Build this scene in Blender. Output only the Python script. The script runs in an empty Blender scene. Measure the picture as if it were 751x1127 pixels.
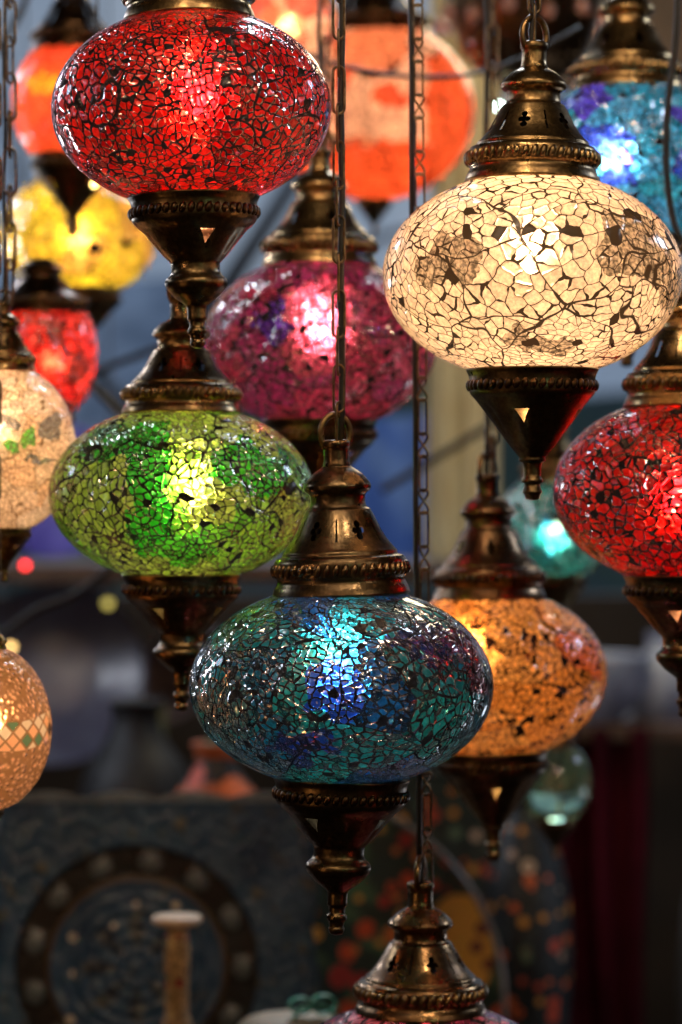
import bpy, bmesh, math, random
from mathutils import Vector, Matrix, Euler
PI = math.pi
random.seed(7)
sc = bpy.context.scene
COL = sc.collection

# ------------------------------------------------------------------ camera, world, lights, exposure
D, CZ, U = 1.5, 1.5, 0.0005            # focus distance, eye height, metres per photo pixel in the focal plane
cam_d = bpy.data.cameras.new('camera')
cam = bpy.data.objects.new('camera', cam_d); COL.objects.link(cam)
cam.location = (0, -D, CZ); cam.rotation_euler = (PI/2, 0, 0)
cam_d.sensor_fit = 'VERTICAL'; cam_d.sensor_height = 36
cam_d.lens = 36*D/(1127*U); cam_d.clip_start = .05; cam_d.clip_end = 200
cam_d.dof.use_dof = True; cam_d.dof.focus_distance = D - .055; cam_d.dof.aperture_fstop = 5.6
cam_d.dof.aperture_blades = 0
sc.camera = cam
sc.view_settings.view_transform = 'Standard'; sc.view_settings.look = 'None'
sc.view_settings.exposure = 0; sc.view_settings.gamma = 1
sc.render.engine = 'CYCLES'
cy = sc.cycles
cy.use_denoising = True
try:
    cy.denoiser = 'OPENIMAGEDENOISE'; cy.denoising_input_passes = 'RGB_ALBEDO_NORMAL'; cy.denoising_prefilter = 'ACCURATE'
except Exception: pass
cy.max_bounces = 9; cy.transmission_bounces = 6; cy.transparent_max_bounces = 10
cy.glossy_bounces = 4; cy.diffuse_bounces = 3
cy.sample_clamp_indirect = 6; cy.caustics_reflective = True; cy.caustics_refractive = True
cy.blur_glossy = 0.3; cy.use_adaptive_sampling = True; cy.adaptive_threshold = 0.006

W = bpy.data.worlds.new('World'); sc.world = W; W.use_nodes = True
W.node_tree.nodes['Background'].inputs[0].default_value = (.42, .27, .17, 1)
W.node_tree.nodes['Background'].inputs[1].default_value = 0.016

def pt(px, py, Y=0.0):                  # a place in the photograph at a chosen depth -> a point in the shop
    s = U*(D+Y)/D
    return Vector(((px-375.5)*s, Y, CZ+(563.5-py)*s))
def us(Y): return U*(D+Y)/D

def lamp(name, kind, loc, power, color, size, aim=None):
    l = bpy.data.lights.new(name, kind); l.energy = power; l.color = color
    if kind == 'AREA': l.shape = 'DISK'; l.size = size
    else: l.shadow_soft_size = size
    o = bpy.data.objects.new(name, l); COL.objects.link(o); o.location = loc
    if aim is not None:
        o.rotation_euler = (Vector(aim)-Vector(loc)).to_track_quat('-Z', 'Y').to_euler()
    return o
CEN = (0, 0, CZ)
lamp('street_daylight', 'AREA', (.2, 4.2, 4.6), 150, (.72, .84, 1), 1.6, (0, 4.4, 1))
lamp('added_fill', 'POINT', (-.75, 1.15, 2.1), 6.5, (.80, .85, 1), .05)  # added fill with no fixture, lifts the dishes on the back shelf
lamp('added_fill', 'POINT', (.30, 1.6, 2.15), 13, (1, .84, .55), .14)  # added warm fill that brightens the cream curtain
lamp('added_fill', 'POINT', (-.80, 1.25, 1.62), 6, (.85, .9, 1), .05)  # added low fill for the plates under the shelf
lamp('added_fill', 'POINT', (.62, .9, 1.15), .8, (.8, .86, 1), .05)  # weak added fill for the lower right backdrop
# shop lamps round the photographer (warm bulbs of the other stalls) and cool daylight from the street
lamp('shop_light', 'POINT', (-.18, -1.0, 2.55), 13, (1, .72, .46), .035)
lamp('shop_light', 'POINT', (.35, -.8, 2.50), 11, (1, .74, .50), .03)
lamp('shop_light', 'POINT', (.02, -1.9, 2.30), 8, (1, .70, .42), .035)
lamp('shop_light', 'POINT', (-.62, -1.25, 2.25), 6, (1, .66, .38), .025)
lamp('shop_light', 'POINT', (.80, -1.35, 2.20), 5, (1, .70, .44), .025)
lamp('shop_light', 'POINT', (-.10, -.45, 2.42), 4, (1, .74, .5), .022)
lamp('shop_light', 'POINT', (1.15, -.9, 1.95), 3.5, (1, .78, .58), .03)
lamp('shop_light', 'POINT', (-1.2, -.9, 1.72), 3.5, (1, .55, .30), .04)
lamp('shop_light', 'POINT', (.75, -.55, 1.20), .4, (1, .10, .05), .03)
lamp('shop_light', 'POINT', (.62, -1.3, 1.75), .9, (.35, 1, .60), .022)
lamp('shop_light', 'POINT', (-.7, -.5, 1.12), .7, (1, .50, .2), .03)
lamp('street_daylight', 'AREA', (1.9, 1.2, 2.5), 7, (.62, .76, 1), .28, CEN)
lamp('street_daylight', 'AREA', (-2.0, 1.0, 2.3), 3.5, (.66, .78, 1), .28, CEN)

# ------------------------------------------------------------------ node helpers
class NT:
    def __init__(s, name):
        s.m = bpy.data.materials.new(name); s.m.use_nodes = True
        s.t = s.m.node_tree; s.t.nodes.clear()
        s.out = s.t.nodes.new('ShaderNodeOutputMaterial')
    def put(s, sock, v):
        if v is None: return
        if isinstance(v, bpy.types.NodeSocket): s.t.links.new(v, sock)
        else:
            if isinstance(v, (tuple, list)) and sock.type == 'RGBA' and len(v) == 3: v = (*v, 1)
            sock.default_value = v
    def n(s, typ, ins=None, **kw):
        nd = s.t.nodes.new('ShaderNode'+typ)
        for k, v in kw.items(): setattr(nd, k, v)
        for k, v in (ins or {}).items(): s.put(nd.inputs[k], v)
        return nd
    def math(s, op, a, b=None, c=None, clamp=False):
        nd = s.n('Math', {0: a}, operation=op, use_clamp=clamp)
        if b is not None: s.put(nd.inputs[1], b)
        if c is not None: s.put(nd.inputs[2], c)
        return nd.outputs[0]
    def vm(s, op, a, b=None, scale=None):
        nd = s.n('VectorMath', {0: a}, operation=op)
        if b is not None: s.put(nd.inputs[1], b)
        if scale is not None: s.put(nd.inputs['Scale'], scale)
        return nd.outputs[1] if op in ('LENGTH', 'DOT_PRODUCT', 'DISTANCE') else nd.outputs[0]
    def ramp01(s, x, lo, hi, to0=0.0, to1=1.0, smooth=True):
        nd = s.n('MapRange', {0: x, 1: lo, 2: hi, 3: to0, 4: to1}, interpolation_type='SMOOTHSTEP' if smooth else 'LINEAR')
        return nd.outputs[0]
    def mixc(s, f, a, b, blend='MIX'):
        nd = s.n('Mix', data_type='RGBA', blend_type=blend)
        s.put(nd.inputs[0], f); s.put(nd.inputs[6], a); s.put(nd.inputs[7], b)
        return nd.outputs[2]
    def ms(s, f, a, b):
        nd = s.n('MixShader'); s.put(nd.inputs[0], f)
        s.put(nd.inputs[1], a); s.put(nd.inputs[2], b); return nd.outputs[0]
    def noise(s, vec, scale, detail=3, rough=.5):
        return s.n('TexNoise', {'Vector': vec, 'Scale': scale, 'Detail': detail, 'Roughness': rough})
    def voro(s, vec, scale, feature='F1', rand=1.0, metric=None):
        return s.n('TexVoronoi', {'Vector': vec, 'Scale': scale, 'Randomness': rand}, feature=feature)
    def cramp(s, x, stops, interp='CONSTANT'):
        nd = s.n('ValToRGB', {0: x}); r = nd.color_ramp; r.interpolation = interp
        while len(r.elements) > 1: r.elements.remove(r.elements[-1])
        r.elements[0].position = stops[0][0]; r.elements[0].color = (*stops[0][1], 1)
        for p, c in stops[1:]:
            e = r.elements.new(p); e.color = (*c, 1)
        return nd.outputs[0]
    def done(s, shader):
        s.t.links.new(shader, s.out.inputs[0]); return s.m

def objcoord(T, k=1.0, off=(0, 0, 0)):
    v = T.n('TexCoord').outputs['Object']
    return T.vm('ADD', T.vm('SCALE', v, scale=k), off)

def mosaic(name, R, palette, seed=0, patch=2.2, cell=11.0, gap=.055, cgap=.010, trans=.45, clear=.12, rough=.38,
           grout=(.012, .010, .010), clearpatch=0.0, clearcol=(.22, .20, .17), missing=.05, tilt=.35, bump=.6, var=(.55, 1.15),
           aniso=.78, glit=.36, skin=.75, spots=(), glints=.07, glintcol=(1, .78, .52), coat=1.0, tgain=1.0, wide=.5):
    """crackled glass glued on a globe: shards (coarse) broken into grains (fine), dark filler in the cracks"""
    T = NT(name)
    off = (seed*3.17, seed*1.71, seed*.93)
    P = objcoord(T, 1/R, off)
    wob = T.noise(P, 1.7, 2).outputs['Color']
    Pw = T.vm('ADD', P, T.vm('SCALE', T.vm('SUBTRACT', wob, (.5, .5, .5)), scale=.45))
    Pw = T.vm('MULTIPLY', Pw, (1, 1, 1.35))
    vc = T.voro(Pw, patch); vce = T.voro(Pw, patch, 'DISTANCE_TO_EDGE').outputs['Distance']
    sep = T.n('SeparateColor', {0: vc.outputs['Color']}).outputs
    cpos = T.vm('SUBTRACT', T.vm('MULTIPLY', vc.outputs['Position'], (1, 1, 1/1.35)), off)
    nrm = T.vm('NORMALIZE', T.vm('MULTIPLY', cpos, (1, 1, 1.6)))
    ta = T.vm('NORMALIZE', T.vm('CROSS_PRODUCT', nrm, (.05, .02, 1))); tb = T.vm('CROSS_PRODUCT', nrm, ta)
    wob2 = T.noise(P, 7.0, 2).outputs['Color']
    Pl = T.vm('ADD', P, T.vm('SCALE', T.vm('SUBTRACT', wob2, (.5, .5, .5)), scale=.09))
    qa, qb = T.vm('DOT_PRODUCT', Pl, ta), T.vm('DOT_PRODUCT', Pl, tb)
    spn = T.math('MULTIPLY', sep[2], 3.1)
    ca, sa = T.math('COSINE', spn), T.math('SINE', spn)
    q1 = T.math('SUBTRACT', T.math('MULTIPLY', qa, ca), T.math('MULTIPLY', qb, sa))
    q2 = T.math('ADD', T.math('MULTIPLY', qa, sa), T.math('MULTIPLY', qb, ca))
    Pf = T.n('CombineXYZ', {0: T.math('MULTIPLY', q1, aniso), 1: q2, 2: 0.0}).outputs[0]
    Pf = T.vm('SCALE', Pf, scale=T.ramp01(sep[1], 0, 1, .82, 1.38, False))
    Pf = T.vm('ADD', Pf, T.vm('SCALE', vc.outputs['Color'], scale=17.3))
    def v2(feature):
        return T.n('TexVoronoi', {'Vector': Pf, 'Scale': cell, 'Randomness': .9}, feature=feature, voronoi_dimensions='2D')
    vf = v2('F1'); vfe = v2('DISTANCE_TO_EDGE').outputs['Distance']
    cs = T.n('SeparateColor', {0: vf.outputs['Color']}).outputs
    wn = T.ramp01(T.noise(P, 9.0, 2).outputs['Fac'], .50, .72)
    gw = T.math('MULTIPLY_ADD', wn, gap*2.1*wide/.5, gap*.5)
    fine = T.ramp01(T.math('SUBTRACT', vfe, gw), 0, .035)
    cgw = T.math('MULTIPLY', T.ramp01(T.noise(P, 5.5, 2).outputs['Fac'], .42, .66), cgap*1.2)
    coarse = T.ramp01(T.math('SUBTRACT', vce, cgw), .002, .012)
    alive = T.math('GREATER_THAN', cs[1], missing)
    mask = T.math('MULTIPLY', T.math('MULTIPLY', fine, coarse), alive)
    col = T.cramp(sep[0], palette)
    clr = None
    if spots:
        Ps = T.vm('ADD', T.vm('SUBTRACT', P, off), T.vm('SCALE', T.vm('SUBTRACT', T.noise(P, 4.5, 3).outputs['Color'], (.5, .5, .5)), scale=.42))
        sp = T.n('SeparateXYZ', {0: Ps}).outputs
        for (x0, z0, rx, rz, c0) in spots:
            ex = T.math('DIVIDE', T.math('SUBTRACT', sp[0], x0), rx); ez = T.math('DIVIDE', T.math('SUBTRACT', sp[2], z0), rz)
            ins_ = T.math('LESS_THAN', T.math('ADD', T.math('MULTIPLY', ex, ex), T.math('MULTIPLY', ez, ez)), 1.0)
            if c0 is None: clr = ins_ if clr is None else T.math('MAXIMUM', clr, ins_)
            else: col = T.mixc(ins_, col, c0)
    br = T.ramp01(cs[0], 0, 1, var[0], var[1], False)
    br = T.math('MULTIPLY', br, T.ramp01(T.noise(P, 30, 3, .7).outputs['Fac'], .3, .7, .72, 1.22))
    col = T.vm('SCALE', col, scale=br)
    isclear = T.math('GREATER_THAN', sep[1], 1-clearpatch) if clearpatch > 0 else None
    if clr is not None: isclear = clr if isclear is None else T.math('MAXIMUM', clr, isclear)
    if isclear is not None:
        gz = T.noise(P, 38, 2).outputs['Fac']
        cc = T.vm('SCALE', clearcol, scale=T.ramp01(gz, .3, .75, .3, 1.6))
        col = T.mixc(isclear, col, cc)
    # warm glints painted into the glass colour, strongest along the grain edges
    vk = T.n('TexVoronoi', {'Vector': T.vm('MULTIPLY', Pf, (1.0, 1.7, 1)), 'Scale': cell*2.3, 'Randomness': 1.0}, feature='F1', voronoi_dimensions='2D')
    kc_ = T.n('SeparateColor', {0: vk.outputs['Color']}).outputs
    glint = T.math('MULTIPLY', T.math('LESS_THAN', kc_[0], glints), T.math('LESS_THAN', vk.outputs['Distance'], T.ramp01(kc_[1], 0, 1, .16, .42, False)))
    glint = T.math('MULTIPLY', glint, T.ramp01(vfe, .10, .22, 1, .35))
    col = T.mixc(T.math('MULTIPLY', glint, .8), col, glintcol)
    # relief of the grains: pillowed edges, small tilt of each grain, fine ripple
    height = T.math('ADD', T.ramp01(vfe, 0, .17), T.math('MULTIPLY', T.noise(P, 45, 2).outputs['Fac'], .22))
    height = T.math('MULTIPLY', height, coarse)
    N = T.n('NewGeometry').outputs['Normal']
    tn = T.vm('NORMALIZE', T.vm('ADD', N, T.vm('SCALE', T.vm('SUBTRACT', vf.outputs['Color'], (.5, .5, .5)), scale=tilt)))
    bm_ = T.n('Bump', {'Strength': bump, 'Distance': R*.05, 'Height': height, 'Normal': tn}).outputs[0]
    tl = T.n('BsdfTranslucent', {'Color': T.vm('SCALE', col, scale=tgain), 'Normal': bm_}).outputs[0]
    rf = T.n('BsdfRefraction', {'Color': col, 'Roughness': rough, 'IOR': 1.22, 'Normal': bm_}).outputs[0]
    tp = T.n('BsdfTransparent', {'Color': col}).outputs[0]
    df = T.n('BsdfDiffuse', {'Color': T.vm('SCALE', col, scale=.6), 'Normal': bm_}).outputs[0]
    body = T.ms(trans, T.ms(.12, tl, df), rf)     # trans = the share of clear (forward) scattering
    body = T.ms(clear, body, tp)
    gl = T.n('BsdfGlossy', {'Color': (1, 1, 1), 'Roughness': .11, 'Normal': bm_}).outputs[0]
    fr = T.n('Fresnel', {'IOR': 1.7, 'Normal': bm_}).outputs[0]
    body = T.ms(T.math('MULTIPLY', fr, coat, clamp=True), body, gl)
    # splinters: tiny facets along the broken edges, each catching the lamps in its own direction
    vs_ = T.n('TexVoronoi', {'Vector': T.vm('MULTIPLY', Pf, (1.0, 1.9, 1)), 'Scale': cell*2.6, 'Randomness': 1.0}, feature='F1', voronoi_dimensions='2D')
    sn = T.vm('NORMALIZE', T.vm('ADD', N, T.vm('SCALE', T.vm('SUBTRACT', vs_.outputs['Color'], (.5, .5, .5)), scale=1.25)))
    g3 = T.n('BsdfGlossy', {'Color': (1, .95, .88), 'Roughness': .13, 'Normal': sn}).outputs[0]
    band = T.ramp01(vfe, gap*.5, .20, 1, .25)
    body = T.ms(T.math('MULTIPLY', band, glit), body, g3)
    gd = T.n('BsdfDiffuse', {'Color': grout}).outputs[0]
    gg = T.n('BsdfGlossy', {'Color': (.8, .8, .8), 'Roughness': .25, 'Normal': bm_}).outputs[0]
    gt = T.n('BsdfTranslucent', {'Color': T.vm('SCALE', grout, scale=.5)}).outputs[0]
    gsh = T.ms(.035, T.ms(.5, gd, gt), gg)
    sh = T.ms(mask, gsh, body)
    # clear skin of the glass globe: smooth reflections towards its rim
    fr2 = T.n('Fresnel', {'IOR': 1.33}).outputs[0]
    g2 = T.n('BsdfGlossy', {'Color': (1, 1, 1), 'Roughness': .06}).outputs[0]
    sh = T.ms(T.math('MULTIPLY', fr2, skin), sh, g2)
    return T.done(sh)

def tesserae(name, R, base, grout, bead=24.0, seed=0, tile=(.8, .45, .2), lines=True):
    """beaded globe: tiny glass beads with a band of little diamond tiles"""
    T = NT(name)
    P = objcoord(T, 1/R, (seed*2.3, 0, 0))
    vf = T.voro(P, bead); fe = T.ramp01(vf.outputs['Distance'], .2, .62, 1, 0)
    cs = T.n('SeparateColor', {0: vf.outputs['Color']}).outputs
    O = T.n('TexCoord').outputs['Object']
    sx = T.n('SeparateXYZ', {0: O}).outputs
    ang = T.math('ARCTAN2', sx[0], T.math('MULTIPLY', sx[1], -1))
    a = T.math('MULTIPLY', ang, 3.9); z = T.math('DIVIDE', sx[2], R*.27)
    p1 = T.math('ADD', a, z); p2 = T.math('SUBTRACT', a, z)
    f1 = T.math('ABSOLUTE', T.math('SUBTRACT', T.math('FRACT', p1), .5)); f2 = T.math('ABSOLUTE', T.math('SUBTRACT', T.math('FRACT', p2), .5))
    edge = T.math('MAXIMUM', f1, f2)
    tile_m = T.ramp01(edge, .40, .43, 1, 0)
    idv = T.n('CombineXYZ', {0: T.math('FLOOR', p1), 1: T.math('FLOOR', p2), 2: 0.0}).outputs[0]
    wn = T.n('TexWhiteNoise', {0: idv}, noise_dimensions='3D')
    rv = T.n('SeparateColor', {0: wn.outputs['Color']}).outputs
    band = T.math('LESS_THAN', T.math('ABSOLUTE', T.math('ADD', z, T.math('MULTIPLY', T.math('SINE', T.math('MULTIPLY', ang, 3)), .25))), .85)
    istile = T.math('MULTIPLY', band, 1.0)
    tc = T.cramp(rv[0], [(0, base), (.45, tile), (.6, (.85, .7, .5)), (.78, (.10, .07, .05)), (.86, (.20, .16, .10)), (.93, (.12, .22, .12)), (.97, (.7, .08, .03))])
    bc = T.vm('SCALE', base, scale=T.ramp01(cs[0], 0, 1, .7, 1.1, False))
    col = T.mixc(istile, bc, tc)
    m = T.n('Mix', {0: istile, 2: fe, 3: tile_m}, data_type='FLOAT').outputs[0]
    h = T.math('ADD', m, 0)
    b = T.n('Bump', {'Strength': .7, 'Distance': R*.07, 'Height': h}).outputs[0]
    col = T.mixc(m, grout, col)
    tl = T.n('BsdfTranslucent', {'Color': col, 'Normal': b}).outputs[0]
    rf = T.n('BsdfRefraction', {'Color': col, 'Roughness': .5, 'IOR': 1.3, 'Normal': b}).outputs[0]
    df = T.n('BsdfDiffuse', {'Color': col, 'Normal': b}).outputs[0]
    gl = T.n('BsdfGlossy', {'Roughness': .15, 'Normal': b}).outputs[0]
    fr = T.n('Fresnel', {'IOR': 1.5, 'Normal': b}).outputs[0]
    return T.done(T.ms(fr, T.ms(.2, T.ms(.5, tl, rf), df), gl))

def brass(name, base=(.50, .31, .135), dark=(.10, .055, .028), rough=.26, holes=None, nholes=6, v0=0.0, v1=1.0, amount=.5):
    """antique brass with dark patina; holes = the pierced pattern, given in the part's own angle/height map"""
    T = NT(name)
    P = T.n('TexCoord').outputs['Object']
    nz = T.noise(P, 55, 4, .6).outputs['Fac']; n2 = T.noise(P, 400, 3).outputs['Fac']
    f = T.ramp01(T.math('ADD', nz, T.math('MULTIPLY', T.math('SUBTRACT', n2, .5), .35)), .36, .64, 0, 1)
    f = T.math('MULTIPLY', f, 1-amount*.55, clamp=True)
    f = T.math('ADD', f, (1-amount)*.25, clamp=True)
    col = T.mixc(f, dark, base)
    r = T.ramp01(nz, .3, .7, rough+.13, rough-.04)
    b = T.n('Bump', {'Strength': .25, 'Distance': .0006, 'Height': n2}).outputs[0]
    pr = T.n('BsdfPrincipled', {'Base Color': col, 'Metallic': 1.0, 'Roughness': r, 'Normal': b}).outputs[0]
    if not holes: return T.done(pr)
    uv = T.n('SeparateXYZ', {0: T.n('TexCoord').outputs['UV']}).outputs
    u = T.math('MULTIPLY', uv[0], float(nholes)); k = T.math('FLOOR', u)
    x = T.math('SUBTRACT', T.math('FRACT', u), .5); y = uv[1]           # v is already 0 at the middle of the pierced zone
    if holes == 'cap':
        asp = .78*12/nholes
        X = T.math('MULTIPLY', x, asp)
        ax = T.math('ABSOLUTE', X); ay = T.math('ABSOLUTE', y)
        def circ(cx_, cy_, r_):
            dx = T.math('SUBTRACT', ax, cx_); dy = T.math('SUBTRACT', ay, cy_)
            return T.math('LESS_THAN', T.math('ADD', T.math('MULTIPLY', dx, dx), T.math('MULTIPLY', dy, dy)), r_*r_)
        q = T.math('MAXIMUM', circ(.125, 0, .10), T.math('MAXIMUM', circ(0, .20, .12), circ(0, 0, .11)))
        slit = T.math('MULTIPLY', T.math('LESS_THAN', ax, .035), T.math('LESS_THAN', ay, .38))
        odd = T.math('MODULO', k, 2.0)
        hole = T.n('Mix', {0: odd, 2: q, 3: slit}, data_type='FLOAT').outputs[0]
    elif holes == 'cup':
        X = T.math('MULTIPLY', x, 2.9*4/nholes)
        ax = T.math('ABSOLUTE', X)
        tri = T.math('MULTIPLY', T.math('LESS_THAN', ax, T.math('MULTIPLY_ADD', y, .42, .15)), T.math('LESS_THAN', y, .30))
        hole = T.math('MULTIPLY', tri, T.math('GREATER_THAN', y, -.34))
    else:
        g = T.math('SUBTRACT', T.math('FRACT', T.math('MULTIPLY', y, 5.0)), .5)
        hole = T.math('LESS_THAN', T.math('ADD', T.math('MULTIPLY', x, x), T.math('MULTIPLY', g, g)), .055)
    return T.done(T.ms(hole, pr, T.n('BsdfTransparent').outputs[0]))

def principled(name, color, rough=.5, metal=0.0, noise=None, alt=None, scale=20, bump=0, **ins):
    T = NT(name)
    P = T.n('TexCoord').outputs['Object']; c = color
    nz = T.noise(P, scale, 4, .6).outputs['Fac']
    if alt: c = T.mixc(T.ramp01(nz, .38, .62), color, alt)
    d = {'Base Color': c, 'Roughness': rough, 'Metallic': metal}
    if bump: d['Normal'] = T.n('Bump', {'Strength': bump, 'Distance': .002, 'Height': nz}).outputs[0]
    d.update(ins)
    return T.done(T.n('BsdfPrincipled', d).outputs[0])
def emit(name, color, strength):
    T = NT(name); return T.done(T.n('Emission', {0: color, 1: strength}).outputs[0])

# ------------------------------------------------------------------ mesh helpers
def link(name, me, mat, parent=None, loc=(0, 0, 0), rot=(0, 0, 0), smooth=True):
    o = bpy.data.objects.new(name, me); COL.objects.link(o)
    if mat and not me.materials: me.materials.append(mat)
    if smooth:
        me.polygons.foreach_set('use_smooth', [True]*len(me.polygons))
    o.parent = parent; o.location = loc; o.rotation_euler = rot
    return o
def mesh(name, vs, fs, uvs=None):
    me = bpy.data.meshes.new(name); me.from_pydata([tuple(v) for v in vs], [], fs)
    if uvs is not None:
        l = me.uv_layers.new(name='UVMap')
        for i, uv in enumerate(uvs): l.data[i].uv = uv
    me.update(); return me
def resample(prof, step):
    out = [prof[0]]
    for a, b in zip(prof, prof[1:]):
        n = max(1, int(math.hypot(b[0]-a[0], b[1]-a[1])/step))
        out += [(a[0]+(b[0]-a[0])*i/n, a[1]+(b[1]-a[1])*i/n) for i in range(1, n+1)]
    return out
def smoothprof(prof, sub=4):
    """Catmull-Rom through the profile; a point given twice stays a sharp corner"""
    out = []
    n = len(prof)
    for i in range(n-1):
        p0, p1, p2, p3 = prof[max(i-1, 0)], prof[i], prof[i+1], prof[min(i+2, n-1)]
        if p1 == p2: continue
        if p0 == p1 or i == 0: p0 = (2*p1[0]-p2[0], 2*p1[1]-p2[1])
        if p3 == p2: p3 = (2*p2[0]-p1[0], 2*p2[1]-p1[1])
        for k in range(sub):
            t = k/sub
            q = [.5*((2*p1[j])+(-p0[j]+p2[j])*t+(2*p0[j]-5*p1[j]+4*p2[j]-p3[j])*t*t+(-p0[j]+3*p1[j]-3*p2[j]+p3[j])*t**3) for j in (0, 1)]
            out.append((max(q[0], 0), q[1]))
    out.append(prof[-1]); return out
def lathe(name, prof, n=72, uvmap=None, wave=None):
    vs, fs, uvs = [], [], []
    rows = len(prof)
    for (r, z) in prof:
        for k in range(n):
            a = 2*PI*k/n; rr = r*(1+(wave(a, r, z) if wave else 0))
            vs.append((rr*math.sin(a), -rr*math.cos(a), z))
    for i in range(rows-1):
        for k in range(n):
            a, b = i*n+k, i*n+(k+1) % n
            fs.append((a, b, b+n, a+n))
            if uvmap is not None:
                for (kk, ii) in ((k, i), (k+1, i), (k+1, i+1), (k, i+1)):
                    uvs.append((kk/n, uvmap(prof[ii][1])))
    if prof[0][0] > 1e-6 and uvmap is None and False: pass
    return mesh(name, vs, fs, uvs if uvmap else None)
def tube(name, path, r, closed=False, n=8, rz=1.0):
    path = [Vector(p) for p in path]; N = len(path); vs, fs = [], []
    up = Vector((0, 1, 0)); prev = None
    for i, p in enumerate(path):
        if closed: t = path[(i+1) % N]-path[i-1]
        else: t = path[min(i+1, N-1)]-path[max(i-1, 0)]
        t.normalize()
        if prev is None:
            s = t.cross(up)
            if s.length < .05: s = t.cross(Vector((1, 0, 0)))
        else: s = prev-t*prev.dot(t)
        s.normalize(); prev = s; b = t.cross(s)
        ri = r[i] if isinstance(r, (list, tuple)) else r
        for k in range(n):
            a = 2*PI*k/n; vs.append(p+(s*math.cos(a)+b*math.sin(a)*rz)*ri)
    for i in range(N if closed else N-1):
        j = (i+1) % N
        for k in range(n):
            fs.append((i*n+k, i*n+(k+1) % n, j*n+(k+1) % n, j*n+k))
    if not closed:
        fs.append(tuple(range(n-1, -1, -1))); fs.append(tuple((N-1)*n+k for k in range(n)))
    return mesh(name, vs, fs)
def merge(name, parts):
    vs, fs = [], []
    for v, f in parts:
        o = len(vs); vs += v; fs += [tuple(i+o for i in q) for q in f]
    return mesh(name, vs, fs)
def bead_ring(name, R, bead_r, z, n, slant=.35, flat=.0):
    """the rope edge: slanted beads running round the rim"""
    vs, fs = [], []; nu, nv = 8, 6
    for b in range(n):
        a = 2*PI*b/n; c = Vector((R*math.sin(a), -R*math.cos(a), z))
        tan = Vector((math.cos(a), math.sin(a), 0)); rad = Vector((math.sin(a), -math.cos(a), 0))
        ax = (Vector((0, 0, 1))+tan*slant).normalized(); sd = ax.cross(rad)
        o = len(vs)
        for i in range(nv+1):
            th = PI*i/nv
            for k in range(nu):
                ph = 2*PI*k/nu
                vs.append(c+ax*math.cos(th)*bead_r*1.5+(sd*math.cos(ph)*(PI*R/n*.9)+rad*math.sin(ph)*bead_r*.9)*math.sin(th))
        for i in range(nv):
            for k in range(nu):
                fs.append((o+i*nu+k, o+i*nu+(k+1) % nu, o+(i+1)*nu+(k+1) % nu, o+(i+1)*nu+k))
    return mesh(name, vs, fs)
def box(name, sx, sy, sz, bev=.002):
    bm = bmesh.new(); bmesh.ops.create_cube(bm, size=1)
    for v in bm.verts: v.co = Vector((v.co.x*sx, v.co.y*sy, v.co.z*sz))
    bmesh.ops.bevel(bm, geom=bm.edges[:], offset=bev, segments=2, affect='EDGES')
    me = bpy.data.meshes.new(name); bm.to_mesh(me); bm.free(); return me
def ico(name, r, sub=3, sz=1.0):
    bm = bmesh.new(); bmesh.ops.create_icosphere(bm, subdivisions=sub, radius=r)
    for v in bm.verts: v.co.z *= sz
    me = bpy.data.meshes.new(name); bm.to_mesh(me); bm.free(); return me
def tag(o, label=None, cat=None, group=None, kind=None):
    if label: o['label'] = label
    if cat: o['category'] = cat
    if group: o['group'] = group
    if kind: o['kind'] = kind
    return o
def thing(name, loc, label, cat, group=None, rot=(0, 0, 0)):
    o = bpy.data.objects.new(name, None); COL.objects.link(o); o.location = loc; o.rotation_euler = rot
    o.empty_display_size = .02
    return tag(o, label, cat, group)

# ------------------------------------------------------------------ the lantern kit (profiles in photo pixels of the big teal lantern)
CAP = [(70, -4), (76, 0), (76, 0), (74, 7), (71, 13), (71, 17), (73, 20), (73, 20), (73, 34), (70, 40), (70, 40), (64, 42), (63, 46), (60, 49), (60, 49),
       (50, 62), (42, 78), (36, 90), (34, 92), (34, 92), (31, 95), (30, 102), (31, 108), (36, 112), (37, 117), (35, 121), (35, 121), (27, 130), (18, 136), (16, 138), (16, 138), (0.5, 139)]
CUP_A = [(72, 4), (76, 0), (76, 0), (73, -6), (72, -12), (72, -12), (72, -24), (70, -29), (70, -29), (66, -33), (60, -38), (60, -38), (46, -55), (37, -66), (30, -73), (28, -76), (28, -76),
         (28, -84), (30, -89), (35, -94), (36, -99), (34, -104), (34, -104), (26, -113), (17, -120), (12, -124), (12, -124), (11, -128), (11, -140), (11, -140), (9, -142), (9, -148), (11, -151), (11, -155), (9, -158),
         (8, -163), (9, -166), (7, -171), (0.5, -173)]
CUP_B = [(72, 4), (76, 0), (76, 0), (73, -6), (72, -12), (72, -12), (72, -24), (70, -29), (70, -29), (66, -33), (62, -38), (62, -38), (44, -62), (28, -84), (19, -95), (15, -100), (15, -100),
         (15, -104), (11, -106), (11, -106), (10, -112), (10, -122), (10, -122), (12, -125), (12, -128), (9, -131), (10, -136), (11, -140), (9, -143), (7, -148), (0.5, -149)]
LINKS = {}
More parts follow.
